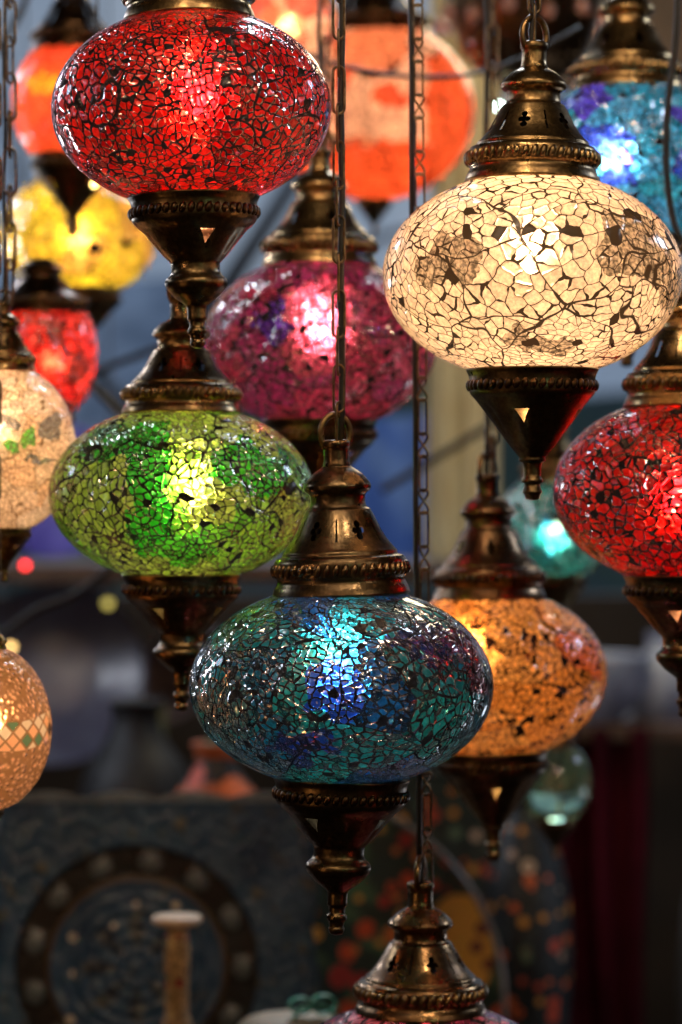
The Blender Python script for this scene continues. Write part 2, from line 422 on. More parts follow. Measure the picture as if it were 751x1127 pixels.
def link_mesh(kind, u):
    key = (kind, round(u*1e7))
    if key in LINKS: return LINKS[key]
    if kind == 'long':                       # long oval link, 40 px tall, 10 px wide
        pts = []
        for k in range(10): a = PI*k/9; pts.append((5*math.cos(a), 0, 15+5*math.sin(a)))
        for k in range(10): a = PI+PI*k/9; pts.append((5*math.cos(a), 0, -15+5*math.sin(a)))
        r = 1.25
    else:                                    # figure-of-eight link
        pts = [(5.2*math.sin(2*a), 1.3*math.cos(a), 13.5*math.sin(a)) for a in [2*PI*k/40 for k in range(40)]]
        r = 1.25
    LINKS[key] = tube('chain_link', [(x*u, y*u, z*u) for x, y, z in pts], r*u, closed=True, n=6)
    return LINKS[key]

M_CORD = principled('black_cord', (.012, .011, .010), .42, alt=(.02, .018, .015), scale=90)
M_LINK = brass('chain_brass', (.28, .19, .10), (.05, .035, .022), .32)
M_CAP = brass('cap_brass', (.50, .33, .14), (.11, .068, .034), .27, holes='cap', nholes=12)
M_CUP = brass('cup_bronze', (.25, .17, .08), (.055, .037, .02), .29, holes='cup', nholes=4)
M_BEAD = brass('bead_brass', (.40, .27, .12), (.09, .058, .03), .28)
M_RINGB = brass('ring_brass', (.34, .21, .09), (.08, .05, .028), .3)
M_CAPD = brass('cap_bronze_dark', (.17, .095, .045), (.04, .023, .014), .27, holes='cap', nholes=12)
M_BEADD = brass('bead_bronze_dark', (.17, .10, .05), (.05, .03, .017), .27)
M_CAPL = brass('cap_brass_bright', (.62, .42, .19), (.24, .14, .06), .24, holes='cap', nholes=12, amount=.25)
M_SOCK = principled('socket_black', (.02, .018, .016), .4)

def hang(root, inv, top, u, py_top, style, cordr=2.6, side=6.5, phase=0, lean=0):
    """cord and chain going straight up from the hanging ring; inv puts world points into the root's frame"""
    x0, y0, z0 = top
    ztop = py_top
    pts = [(x0+lean*u*i/14+u*.9*math.sin(i*1.3+phase), y0, z0+(ztop-z0)*i/14) for i in range(15)]
    link('cord', tube('cord', [inv @ Vector(p) for p in pts], cordr*u, n=8), M_CORD, root)
    z = z0+8*u; i = 0
    while z < ztop:
        if style == 'mixed':
            kind = 'long' if i % 2 == 0 else 'eight'; step = 31*u if kind == 'long' else 31*u
        else: kind = 'long'; step = 41*u
        off = side*u
        o = link('chain_link', link_mesh(kind, u*(1.0 if style == 'mixed' else 1.3)), M_LINK, root)
        M = Matrix.Translation(Vector((x0+off+lean*u*(z-z0)/(ztop-z0), y0-(cordr+1.5)*u, z+16*u)))
        rz = (PI/2*.25 if kind == 'long' else .1) if style == 'mixed' else (.35 if i % 2 else 1.35)
        o.matrix_local = inv @ M @ Matrix.Rotation(rz+.2*math.sin(i*2.1+phase), 4, 'Z')
        z += step; i += 1

def lantern(label, cx, cy, Y, w, h, mat_fn, cap_w=None, cup='A', cup_w=None, glow=(1, .62, .32), power=1.0, cap_mats=None, cup_mat=None,
            tilt=0.0, captilt=0.0, cuptilt=0.0, chain=None, ring=True, ztop=-60, spin=0.0, hgt=1.17, bulb=(0, 0), group='mosaic glass lanterns hung on chains',
            cat='lantern', ringrot=0.1, bulbr=9, chainside=6.5, cordr=2.6, capstretch=1.0, cupspin=0.0, bglow=None, gspin=0.0, lean=0):
    u = us(Y)
    cap_w = cap_w or .45*w; cup_w = cup_w or cap_w
    # cap and cup rims bulge towards the camera: allow for it in the measured heights
    yt, yb = cy-h/2, cy+h/2
    yt -= (yt-563.5)*(cap_w/2*u)/(D+Y); yb -= (yb-563.5)*(cup_w/2*u)/(D+Y)
    cy, h = (yt+yb)/2, yb-yt
    R = w/2*u; H = h/2*u*1.12                    # full ellipse; its poles are cut off under cap and cup
    ks = cap_w/152*u; kc = cup_w/152*u           # scale of cap / cup profile
    def zr(r): return H*math.sqrt(max(0, 1-(r/R)**2))
    C = pt(cx, cy, Y)
    base = C + Vector((0, 0, -zr(76*kc)-170*kc))
    root = thing('mosaic_lantern', base, label, cat, group)
    zc = (C-base).z
    root.rotation_euler = (0, tilt, 0)
    root.location = C-(Euler((0, tilt, 0)).to_matrix() @ Vector((0, 0, zc)))
    # globe
    a0 = math.asin(min(.98, 66*kc/R)); a1 = math.asin(min(.98, 66*ks/R)); rows = 56
    prof = []
    for i in range(rows+1):
        th = -PI/2+a0+(PI-a0-a1)*i/rows
        prof.append((R*math.cos(th), H*math.sin(th)))
    g = link('glass_globe', lathe('glass_globe', prof, 96), mat_fn(R), root, (0, 0, zc), (0, 0, gspin))
    # bulb inside, on its socket
    bx, bz = bulb[0]*u, bulb[1]*u
    bl = link('bulb', ico('bulb', bulbr*u*.8, 2, 1.15), emit('bulb_glow', bglow or glow, 45*power), root, (bx, -.02*w*u, zc+bz))
    L = bpy.data.lights.new('bulb_light', 'POINT'); L.energy = 1.0*power*(R/.084)**2; L.color = glow; L.shadow_soft_size = bulbr*u
    lo = bpy.data.objects.new('bulb_light', L); COL.objects.link(lo); lo.parent = root; lo.location = bl.location
    sk = [(.3, 0), (5, 0), (8, 6), (8, 6), (8, 28), (8, 28), (4, 34), (4, 34), (4, 80), (.3, 80)]
    zs = zr(66*ks)
    link('bulb_socket', lathe('bulb_socket', [(r*u, min(z*u, zs-bz+20*ks) ) for r, z in sk], 20), M_SOCK, root, (bx*.5, 0, zc+bz+bulbr*u*1.1))
    mc, mb = cap_mats or (M_CAP, M_BEAD); mu = cup_mat or M_CUP
    # cap
    z1 = zr(76*ks)+1.5*ks
    cp = link('cap', lathe('cap', smoothprof([(r*ks, z*ks*capstretch) for r, z in CAP], 4), 96, uvmap=lambda z: (z/ks/capstretch-69)/32), mc, root, (0, 0, zc+z1), (0, captilt, spin))
    link('beaded_edge', bead_ring('beaded_edge', 73*ks, 5.3*ks, 27*ks*capstretch, 46), mb, cp)
    link('light_blocker', lathe('light_blocker', [(9*ks, 6*ks), (66*ks, 3*ks), (66*ks, 5*ks), (30*ks, 40*ks), (22*ks, 86*ks), (9*ks, 88*ks)], 40), M_SOCK, cp)  # dark liner added to block bulb light, keeps the cap holes black
    if ring:
        zt = 138*ks*capstretch
        fer = [(14.5, -3), (15, 2), (15, 2), (14, 8), (14, 20), (14, 20), (15.5, 22), (15.5, 27), (13, 29), (13, 29), (0.5, 29)]
        link('ferrule', lathe('ferrule', smoothprof([(r*ks, zt+z*ks) for r, z in fer], 3), 40), mb, cp)
        link('hanging_ring', tube('hanging_ring', [(17*ks*math.sin(a), 0, zt+(36+21*math.cos(a))*ks) for a in [2*PI*k/36 for k in range(36)]], 3.6*ks, True, 10), M_RINGB, cp, (0, 0, 0), (0, 0, ringrot))
    # cup and finial
    pf = CUP_A if cup == 'A' else CUP_B
    z2 = -zr(76*kc)-1.5*kc
    vc = (-48 if cup == 'A' else -53)
    cu = link('cup', lathe('cup', smoothprof([(r*kc, z*kc) for r, z in pf], 4), 96, uvmap=lambda z: (z/kc-vc)/24, wave=lambda a, r, z: -.045*max(0, 1-abs((z/kc+56)/20)) * max(0, math.cos(8*a))**6), mu, root, (0, 0, zc+z2), (0, cuptilt, spin+cupspin))
    link('beaded_edge', bead_ring('beaded_edge', 72.5*kc, 4.4*kc, -18*kc, 46), M_BEADD if mu is M_CUP else mb, cu)
    if chain:
        bpy.context.view_layer.update()
        inv = root.matrix_world.inverted() if root.matrix_world != Matrix() else Matrix()
        inv = (Matrix.Translation(root.location) @ Euler((0, tilt, 0)).to_matrix().to_4x4()).inverted()
        top = (Matrix.Translation(root.location) @ Euler((0, tilt, 0)).to_matrix().to_4x4()) @ Vector((0, 0, zc+z1+(138*capstretch+50)*ks))
        hang(root, inv, (top.x, top.y, top.z-30*ks), u, pt(0, ztop, Y).z, chain, cordr, chainside, cx, lean)
    return root

WARM = (1, .66, .36)
# palettes (shard colours)
P_RED = [(0, (.70, .004, .004)), (.25, (.85, .010, .006)), (.5, (.58, .003, .005)), (.75, (.90, .02, .012))]
P_GRN = [(0, (.26, .50, .04)), (.35, (.42, .52, .10)), (.66, (.16, .46, .03)), (.85, (.36, .52, .08))]
P_TEAL = [(0, (.010, .28, .27)), (.25, (.012, .16, .34)), (.36, (.02, .42, .32)), (.58, (.010, .20, .26)), (.80, (.015, .10, .26)), (.86, (.02, .34, .30))]
P_WHITE = [(0, (.92, .78, .62)), (.4, (.95, .80, .64)), (.7, (.88, .72, .56))]
P_PURP = [(0, (.50, .04, .10)), (.3, (.36, .03, .14)), (.5, (.60, .08, .16)), (.76, (.16, .02, .30)), (.84, (.52, .05, .12))]
P_BLUE = [(0, (.05, .12, .75)), (.25, (.03, .45, .62)), (.5, (.10, .55, .80)), (.7, (.16, .08, .75)), (.85, (.05, .55, .65))]
P_ORG = [(0, (.92, .34, .07)), (.4, (.95, .42, .11)), (.7, (.90, .20, .04)), (.85, (.92, .40, .12))]
P_YEL = [(0, (.88, .62, .06)), (.4, (.80, .45, .10)), (.7, (.95, .75, .06))]
P_TURQ = [(0, (.03, .45, .42)), (.4, (.05, .6, .5)), (.7, (.3, .45, .3)), (.85, (.02, .3, .4))]

# ------------------------------------------------------------------ large structure and setting behind the lanterns
T = NT('sky_daylight')
_p = T.n('TexCoord').outputs['Object']; _z = T.n('SeparateXYZ', {0: _p}).outputs[2]
_c = T.mixc(T.ramp01(T.noise(_p, .35, 3).outputs['Fac'], .35, .65), (.30, .42, .62), (.62, .74, .90))
M_SKY = T.done(T.n('Emission', {0: _c, 1: .50}).outputs[0])
skyv = [(-9, 0, -3), (9, 0, -3), (9, 0, 6), (-9, 0, 6)]
tag(link('sky', mesh('sky', skyv, [(0, 1, 2, 3)]), M_SKY, None, (0, 14, 1.5)), kind='structure')
def hillmesh():
    vs, fs = [], []; n = 60
    for j in range(3):
        for i in range(n+1):
            x = -9+18*i/n; top = .9+.35*math.sin(i*.23+1)+.12*math.sin(i*.9)
            z = (-2.5, top-.8, top)[j]; vs.append((x, (0, .8, 2.4)[j], z))
    for j in range(2):
        for i in range(n): a = j*(n+1)+i; fs.append((a, a+1, a+n+2, a+n+1))
    return mesh('hills', vs, fs)
tag(link('hills', hillmesh(), principled('hill_dusk', (.10, .16, .24), .9, alt=(.14, .24, .20), scale=.8), None, (0, 10.5, 1.1)), kind='structure')

def at_box(name, x0, y0, x1, y1, Y, depth, mat, parent=None, bev=.004):
    a, b = pt(x0, y0, Y), pt(x1, y1, Y)
    return link(name, box(name, abs(b.x-a.x), depth, abs(a.z-b.z), bev), mat, parent, ((a.x+b.x)/2, Y+depth/2, (a.z+b.z)/2), smooth=False)
M_WALL = principled('wall_dark', (.022, .016, .014), .8, alt=(.035, .024, .018), scale=3)
M_WOOD = principled('shelf_wood', (.085, .042, .022), .5, alt=(.05, .026, .015), scale=12)
tag(at_box('back_wall', -700, 655, 1450, 1700, 2.6, .08, M_WALL), kind='structure')
zt_ = pt(0, 1230, 1.35).z
tt = link('table_surface', box('table_surface', 2.2, .70, .03), M_WALL, None, (.1, 1.0, zt_-.015), smooth=False); tag(tt, kind='structure')
zf_ = pt(0, 1178, .62).z
tag(link('bench', box('bench', 1.6, .27, .04), M_WOOD, None, (.1, .485, zf_-.02), smooth=False), 'dark wooden bench below the picture carrying the candle holder', 'bench')
def ybase(Y, z): return 563.5+(CZ-z)/us(Y)
sh = tag(at_box('shelf', -420, 622, 560, 642, 1.75, .45, M_WOOD), 'brown wooden shelf running behind the lanterns under the blue dish', 'shelf')

tag(at_box('sky_blocker', 498, -330, 1300, 92, 2.45, .1, M_WOOD), 'dark wooden panel added to cover the bright sky at the top right', 'sky_blocker')  # added dark panel, keeps bright sky out of this corner
# cream curtain hanging between the two views of the street
def curtain(x0, x1, y0, y1, Y, amp, folds):
    a, b = pt(x0, y0, Y), pt(x1, y1, Y); n, mrow = 90, 12; vs, fs = [], []
    for j in range(mrow+1):
        for i in range(n+1):
            t = i/n; s = j/mrow
            vs.append((a.x+(b.x-a.x)*t+.004*math.sin(5*s+7*t), Y+amp*math.sin(t*folds*2*PI+.4*math.sin(3*s))+amp*.4*math.sin(t*folds*5+1), a.z+(b.z-a.z)*s))
    for j in range(mrow):
        for i in range(n): k = j*(n+1)+i; fs.append((k, k+1, k+n+2, k+n+1))
    return mesh('curtain', vs, fs)
def cloth_mat(name, c, c2, tr=.5):
    T = NT(name); P = T.n('TexCoord').outputs['Object']
    col = T.mixc(T.ramp01(T.noise(P, 8, 3).outputs['Fac'], .4, .6), c, c2)
    return T.done(T.ms(tr, T.n('BsdfDiffuse', {'Color': col}).outputs[0], T.n('BsdfTranslucent', {'Color': col}).outputs[0]))
tag(link('curtain', curtain(472, 552, -60, 640, 2.2, .022, 3), cloth_mat('curtain_cream', (.80, .68, .42), (.70, .55, .30))),
    'cream pleated curtain hanging behind the white lantern', 'curtain')
tag(link('curtain', curtain(592, 712, 800, 1170, 1.9, .03, 3), cloth_mat('cloth_maroon', (.10, .012, .022), (.06, .01, .016), .2)),
    'dark maroon cloth hanging at the lower right', 'cloth')

# ------------------------------------------------------------------ the lanterns in focus
fine = dict(gap=.055)
lantern('teal and blue crackle glass lantern hanging lowest in front with a blue white glow', 376, 760, 0.0, 335, 205,
        lambda R: mosaic('glass_teal', R, P_TEAL, 5, patch=2.2, cell=19, gap=.045, spots=[(-.02, .02, .17, .20, (.02, .12, .62)), (-.25, -.34, .24, .08, (.02, .07, .28)), (.55, .32, .26, .12, (.02, .04, .18)), (.86, .16, .10, .22, (.30, .01, .03)), (-.72, -.10, .16, .2, (.06, .20, .16))], trans=.80, clear=.12, rough=.46, skin=.6, tilt=.8, bump=1.0, glit=.55, missing=.04, var=(.35, 1.2)),
        cap_w=152, cup='A', glow=(.75, .85, 1), bglow=(.8, .9, 1), power=.98, cap_mats=(brass('cap_bronze', (.24, .165, .085), (.06, .04, .024), .28, holes='cap', nholes=12), brass('bead_bronze', (.27, .17, .08), (.08, .05, .03), .27)),
        captilt=math.radians(-2.2), cuptilt=math.radians(2), chain='single', bulb=(-3, 24), ztop=-70, ringrot=.12, cordr=3.8, chainside=-3.0, capstretch=1.02, spin=.2)
lantern('white crackle glass lantern with silvery glitter patches', 586, 297, 0.0, 330, 209,
        lambda R: mosaic('glass_white', R, P_WHITE, 11, patch=1.7, cell=13.5, gap=.032, cgap=.008, spots=[(-.62, .02, .19, .17, None), (.62, .10, .27, .20, None), (.0, -.47, .24, .07, None), (.88, -.12, .12, .12, None)], trans=.10, clear=.025, rough=.5, grout=(.06, .042, .026), glints=.03, clearcol=(.42, .34, .25),
                         missing=.012, tilt=.15, bump=.35, var=(.85, 1.1), wide=.75, coat=.6, glit=.12),
        cap_w=149, cup='B', cup_w=146, glow=(1, .61, .33), power=1.6, chain='single', bulb=(-2, 24), ringrot=.1, cordr=3.6, chainside=2.0, capstretch=.93, spin=.5,
        captilt=math.radians(1))
lantern('scarlet crackle glass lantern at the upper left with its cap above the picture', 211, 109, -.01, 308, 200,
        lambda R: mosaic('glass_red', R, P_RED, 3, patch=2.0, cell=17.5, gap=.045, trans=.72, clear=.14, rough=.44, skin=.5, tilt=.6, bump=.8, missing=.035, var=(.35, 1.15), wide=.9, glintcol=(1, .45, .30)),
        cap_w=146, cup='A', glow=(1, .50, .36), power=2.3, bulb=(4, 14), spin=1.1, tilt=math.radians(-1.5))
lantern('green and lime crackle glass lantern below the scarlet one', 200, 543, .11, 292, 180,
        lambda R: mosaic('glass_green', R, P_GRN, 21, patch=2.0, cell=19, spots=[(-.18, .02, .17, .50, (.03, .42, .02)), (.52, .18, .30, .20, (.04, .40, .02)), (.05, -.40, .25, .12, (.10, .5, .03)), (-.45, .36, .3, .12, (.03, .3, .03)), (.25, -.05, .22, .2, (.45, .55, .10))], gap=.045, trans=.58, clear=.12, rough=.47, skin=.6, tilt=.55, bump=.8, missing=.04, var=(.45, 1.15)),
        cap_w=132, cup='A', cup_w=132, glow=(1, .82, .42), power=1.45, bulb=(6, 8), spin=.3, ring=True, capstretch=.86)
lantern('purple and wine crackle glass lantern behind the long chain', 352, 374, .30, 258, 176,
        lambda R: mosaic('glass_purple', R, P_PURP, 9, patch=2.8, cell=18, spots=[(.02, .1, .36, .42, (.62, .09, .15)), (-.38, .12, .14, .16, (.12, .03, .42))], glit=.2, glints=.12, glintcol=(1, .5, .4), gap=.045, trans=.68, clear=.18, rough=.44, skin=.5, tilt=.7, bump=.9, missing=.04, var=(.35, 1.3)),
        cap_w=128, cup='A', glow=(1, .55, .50), power=1.6, bulb=(0, 18), capstretch=.9, cap_mats=(M_CAPL, M_BEAD), chain='single', spin=.1, cordr=2.4)
lantern('amber orange crackle glass lantern half behind the teal one', 540, 746, .26, 256, 173,
        lambda R: mosaic('glass_amber', R, P_ORG, 14, patch=2.3, cell=18, skin=.4, glit=.10, gap=.085, trans=.30, clear=.05, rough=.5, tilt=.35, bump=.6, missing=.05, var=(.7, 1.1), tgain=1.0, grout=(.03, .012, .004)),
        cap_w=124, cup='B', glow=(1, .66, .34), power=.95, bulb=(-20, 26), tilt=math.radians(-1), cap_mats=(brass('cap_bronze_red', (.30, .18, .09), (.08, .045, .024), .3, holes='cap', nholes=12), M_BEADD),
        chain='single', cordr=3, spin=.8, capstretch=1.0)
lantern('scarlet crackle glass lantern cut by the right edge under the white one', 755, 540, .10, 292, 190,
        lambda R: mosaic('glass_crimson', R, P_RED, 30, patch=2.2, cell=15, gap=.045, glit=.22, trans=.72, clear=.14, rough=.44, skin=.5, tilt=.6, bump=.8, missing=.035, var=(.35, 1.15), wide=.9, glintcol=(1, .45, .30)),
        cap_w=138, cup='A', glow=(1, .50, .36), power=1.5, bulb=(-8, -4), spin=2.0, cap_mats=(M_CAPL, M_BEAD), chain='single')
lantern('cobalt and aqua crackle glass lantern at the top right with a bright gold cap', 690, 172, .33, 208, 182,
        lambda R: mosaic('glass_blue', R, P_BLUE, 4, patch=2.6, cell=14, glit=.3, glints=.14, gap=.04, trans=.6, clear=.12, rough=.5, tilt=.6, bump=.9, missing=.04, var=(.5, 1.3)),
        cap_w=126, cup='A', glow=(.85, .92, 1), bglow=(.85, .95, 1), power=1.3, bulb=(-12, 8), cap_mats=(M_CAPL, brass('bead_bright', (.62, .42, .19), (.24, .14, .06), .25)), capstretch=.92, chain='single')
lantern('rose pink crackle glass lantern at the bottom of which only the top shows', 463, 1231, .10, 340, 205,
        lambda R: mosaic('glass_rose', R, [(0, (.75, .16, .26)), (.4, (.6, .08, .2)), (.7, (.35, .12, .5))], 8, patch=2.2, cell=10, gap=.045, trans=.5, clear=.1, tilt=.5, bump=.8),
        cap_w=146, cup='A', glow=(1, .6, .45), power=.6, cap_mats=(brass('cap_brass_warm', (.36, .21, .09), (.10, .055, .03), .24, holes='cap', nholes=12), M_BEAD), chain='mixed', ring=True,
        ztop=-70, ringrot=1.3, cordr=3.1, chainside=8, lean=-12, capstretch=.86)
lantern('aqua green crackle glass lantern glowing far behind between white and amber ones', 609, 582, .75, 128, 112,
        lambda R: mosaic('glass_aqua', R, P_TURQ, 12, patch=2.4, cell=10, glints=.25, glintcol=(1, .7, .35), gap=.05, trans=.8, clear=.2, rough=.38, tilt=.7, bump=1, var=(.4, 1.3)),
        cap_w=74, cup='B', glow=(.8, 1, .85), bglow=(.8, 1, .9), power=1.5, bulb=(0, -6), bulbr=7)
lantern('plain tangerine glass lantern peeping out left of the scarlet one', 80, 108, .60, 134, 140,
        lambda R: mosaic('glass_tangerine', R, [(0, (.92, .12, .04)), (.6, (.95, .18, .05)), (.85, (.9, .09, .04))], 2, patch=1.8, cell=9, skin=.45, coat=.3, glit=.05, glints=.05, spots=[(-.35, .22, .28, .2, (.95, .45, .04))], gap=.03, cgap=.0, trans=.08, clear=.0, rough=.5, missing=0, tilt=.3, bump=.4, var=(.7, 1.1), tgain=.95, wide=.2),
        cap_w=92, cup='B', glow=(1, .62, .35), power=1.5, cap_mats=(brass('cap_pierced', (.16, .09, .045), (.05, .03, .018), .3, holes='dots', nholes=16), M_BEADD), bulb=(0, 0))
lantern('yellow and amber crackle glass lantern above the small ruby one', 86, 254, .74, 174, 128,
        lambda R: mosaic('glass_yellow', R, P_YEL, 6, patch=1.6, cell=10, glit=.08, gap=.03, trans=.22, clear=.03, rough=.45, missing=.02, tilt=.4, bump=.6, var=(.6, 1.15)),
        cap_w=96, cup='A', glow=(1, .72, .36), power=1.7, spin=.6)
lantern('small ruby crackle glass lantern above the cream one at the left edge', 46, 386, .46, 124, 142,
        lambda R: mosaic('glass_ruby', R, [(0, (.75, .02, .015)), (.4, (.9, .04, .02)), (.6, (.30, .03, .02)), (.8, (.85, .03, .02))], 17, patch=1.8, cell=11, glit=.1, gap=.05, trans=.25, clear=.1, tilt=.6, bump=.9, var=(.35, 1.3)),
        cap_w=104, cup_w=74, cup='A', glow=(1, .52, .36), power=1.9, cap_mats=(M_CAPD, M_BEADD), bulb=(10, -10), capstretch=.6, ring=False)
lantern('cream beaded glass lantern with green tiles at the left edge', 5, 493, .16, 158, 170,
        lambda R: mosaic('glass_cream', R, [(0, (.90, .62, .40)), (.5, (.85, .52, .30)), (.8, (.92, .70, .50))], 19, patch=2.6, cell=15, gap=.02, trans=.12, clear=.04, rough=.5, missing=.01, tilt=.6, bump=.9, var=(.7, 1.1), grout=(.22, .13, .06), glit=.2, glints=.12, spots=[(.42, .12, .12, .10, (.14, .45, .05)), (.22, .0, .12, .07, (.10, .40, .05)), (.55, -.2, .2, .06, None), (.7, .3, .12, .2, None), (.2, .32, .16, .1, None)]),
        cap_w=70, cup='B', cup_w=60, glow=(1, .70, .44), power=1.8, bulb=(-8, 22), chain='single', cordr=2)
lantern('small peach beaded glass lantern with diamond tiles at the lower left edge', -12, 803, .08, 138, 164,
        lambda R: tesserae('beads_peach', R, (.95, .50, .27), (.36, .18, .08), 11, 1, (.92, .60, .36)),
        cap_w=40, cup='B', cup_w=34, glow=(1, .68, .40), power=1.2, chain='single', cordr=1.6, bulb=(0, 10))
lantern('large cream and orange glass bowl lantern at the top behind the chains', 412, 116, .95, 220, 184,
        lambda R: mosaic('glass_bowl', R, [(0, (.85, .56, .38)), (.4, (.88, .46, .26)), (.7, (.85, .32, .16))], 26, spots=[(-.1, -.72, 1.3, .33, (.90, .14, .04)), (.84, -.05, .34, .75, (.90, .16, .05)), (.12, .05, .17, .15, (.9, .14, .05)), (-.35, .2, .12, .12, (.9, .2, .1))], patch=1.1, cell=9, skin=.25, coat=.1, glit=.04, glints=0, gap=.03, cgap=.005, trans=.0, clear=.0, rough=.5, missing=0, tilt=.1, bump=.3, var=(.75, 1.1), wide=.3),
        cap_w=122, cup='B', cup_w=40, glow=(1, .58, .38), power=1.05, cap_mats=(M_CAPD, M_BEADD), capstretch=.7)
lantern('pink and apricot striped glass lantern between the scarlet and the bowl ones', 318, 22, .70, 104, 120,
        lambda R: mosaic('glass_stripes', R, [(0, (.95, .30, .16)), (.4, (.95, .62, .42)), (.7, (.9, .2, .14))], 33, patch=2.4, cell=3, skin=.2, coat=.2, glit=.02, glints=0, gap=.02, cgap=.06, trans=.3, clear=.02, rough=.5, missing=0, tilt=.2, var=(.85, 1.1), grout=(.3, .08, .04)),
        cap_w=60, cup='B', glow=(1, .66, .42), power=1.2)

# ------------------------------------------------------------------ goods and fittings behind
def plainglass(R):
    T = NT('glass_unlit_green')
    g = T.n('BsdfPrincipled', {'Base Color': (.55, .85, .62), 'Roughness': .03, 'IOR': 1.45, 'Transmission Weight': .9}).outputs[0]
    return T.done(g)
lantern('unlit clear green glass lantern under the amber one', 611, 864, .80, 80, 84, plainglass, cap_w=44, cup='B', power=.001, cap_mats=(M_CAPD, M_BEADD))

def wire(label, pts, Y, r, mat=M_CORD, name='cable', cat='cable'):
    P = [pt(x, y, Y) for x, y in pts]; out = []
    for i in range(len(P)-1):
        p0, p1, p2, p3 = P[max(i-1, 0)], P[i], P[i+1], P[min(i+2, len(P)-1)]
        for k in range(8):
            t = k/8; out.append(.5*((2*p1)+(p2-p0)*t+(2*p0-5*p1+4*p2-p3)*t*t+(3*p1-p0-3*p2+p3)*t**3))
    out.append(P[-1])
    return tag(link(name, tube(name, out, r*us(Y), n=8), mat), label, cat)
wire('black cable hanging in a slight curve at the top right edge', [(748, -60), (744, 40), (735, 120), (734, 190), (742, 245), (756, 275), (775, 330)], .2, 3.6)
wire('black cable sloping down from behind the green lantern', [(-60, 735), (0, 700), (40, 672), (90, 650), (150, 600), (210, 560)], .9, 4.5)
wire('thin black cable crossing behind the bowl lantern', [(340, 60), (375, 72), (430, 82), (500, 84), (560, 70), (640, 30)], .5, 2.6)
wire('dark cable slanting across the blue daylight below the scarlet cup', [(60, 470), (100, 415), (170, 385), (235, 360), (300, 300), (350, 215)], 1.1, 4)
wire('dark cable crossing the corner above the tangerine lantern', [(-30, 90), (5, 45), (30, -5), (45, -50)], .9, 4)
wire('dark cable falling between ruby and green lanterns', [(60, 395), (100, 425), (130, 455), (170, 500)], 1.0, 4)
wire('grey cable slanting in front of the cream curtain', [(420, 540), (470, 510), (520, 480), (600, 430)], 1.3, 4.5)

# dark umbrella frame / tree limbs of the street outside
M_BARK = principled('bark_dark', (.03, .032, .04), .8)
tr = thing('tree', pt(270, 640, 4.2), 'bare dark tree outside, seen blurred between scarlet and purple lanterns', 'tree')
def limb(path, r0, r1, name):
    P = [pt(x, y, 4.2)-tr.location for x, y in path]; n = len(P)
    out = []
    for i in range(n-1):
        for k in range(4): out.append(P[i].lerp(P[i+1], k/4))
    out.append(P[-1]); rs = [(r0+(r1-r0)*i/(len(out)-1))*us(4.2) for i in range(len(out))]
    link(name, tube(name, out, rs, n=8), M_BARK, tr)
limb([(90, 900), (110, 640), (150, 460), (240, 330), (330, 190), (380, 60)], 22, 6, 'trunk')
for p, r in (([(150, 460), (80, 380), (40, 250), (0, 120)], 9), ([(240, 330), (300, 330), (420, 260), (520, 240)], 8), ([(110, 560), (190, 440), (280, 400), (420, 420)], 10),
             ([(330, 190), (300, 120), (250, 30)], 6), ([(80, 380), (-10, 330), (-60, 250)], 6), ([(150, 450), (200, 400), (230, 250), (210, 120)], 8)):
    limb(p, r, 3, 'limb')

def stripes_of(label, x0, y0, x1, y1, Y, c, c2, name='awning', cat='awning'):
    a, b = pt(x0, y0, Y), pt(x1, y1, Y); vs, fs = [], []; n, m_ = 24, 6
    for j in range(m_+1):
        for i in range(n+1):
            t, s = i/n, j/m_
            vs.append((a.x+(b.x-a.x)*t, Y-.35*s+.03*math.sin(t*14), a.z+(b.z-a.z)*s-.03*math.sin(t*PI)))
    for j in range(m_):
        for i in range(n): k = j*(n+1)+i; fs.append((k, k+1, k+n+2, k+n+1))
    return tag(link(name, mesh(name, vs, fs), cloth_mat(name+'_cloth', c, c2)), label, cat)
stripes_of('blue awning outside, seen right of the teal lantern chain', 330, 440, 520, 620, 3.6, (.07, .13, .36), (.16, .24, .44))
stripes_of('slate blue awning outside behind the left hand lanterns', -140, 300, 235, 560, 5.0, (.12, .16, .23), (.22, .28, .38))

def dish(label, cx, cy, r, Y, mat, tiltx=1.2, rz=0, depth=.22, name='plate', cat='plate', wave=None):
    u = us(Y); R = r*u
    prof = [(.001, 0), (.45*R, .003), (.62*R, depth*R*.35), (.97*R, depth*R), (R, depth*R*1.08), (1.0*R, depth*R*1.0), (.66*R, depth*R*.2), (.45*R, -.008), (.001, -.008)]
    c = pt(cx, cy, Y)
    return tag(link(name, lathe(name, smoothprof(prof, 3), 72, wave=wave), mat, None, c, (tiltx, 0, rz)), label, cat)
M_BLUEC = principled('glaze_blue', (.07, .06, .30), .22, alt=(.12, .11, .42), scale=14)
M_PALE = principled('glaze_pale', (.22, .25, .34), .25, alt=(.14, .15, .24), scale=10)
M_PINK = principled('glaze_pink', (.34, .22, .18), .35, alt=(.2, .13, .12), scale=18)
M_BLK = principled('glaze_black', (.005, .005, .006), .6)
M_OLIVE = principled('glass_olive', (.14, .17, .07), .15, alt=(.22, .20, .10), scale=25)
dish('blue glazed dish standing on the brown shelf at the left', 62, 545, 76, 1.85, M_BLUEC, 1.25)
dish('pale grey blue plate standing below the brown shelf', 60, 745, 98, 2.0, M_PALE, 1.35, .1)
dish('dull pinkish plate leaning left of the green lantern finial', 205, 745, 60, 2.2, M_PINK, 1.1, -.7)
def pot(label, cx, ybot, Y, prof, mat, name='vase', cat='vase', parts=None):
    u = us(Y)
    return tag(link(name, lathe(name, smoothprof([(r*u, z*u) for r, z in prof], 5), 64), mat, None, pt(cx, ybot, Y)), label, cat)
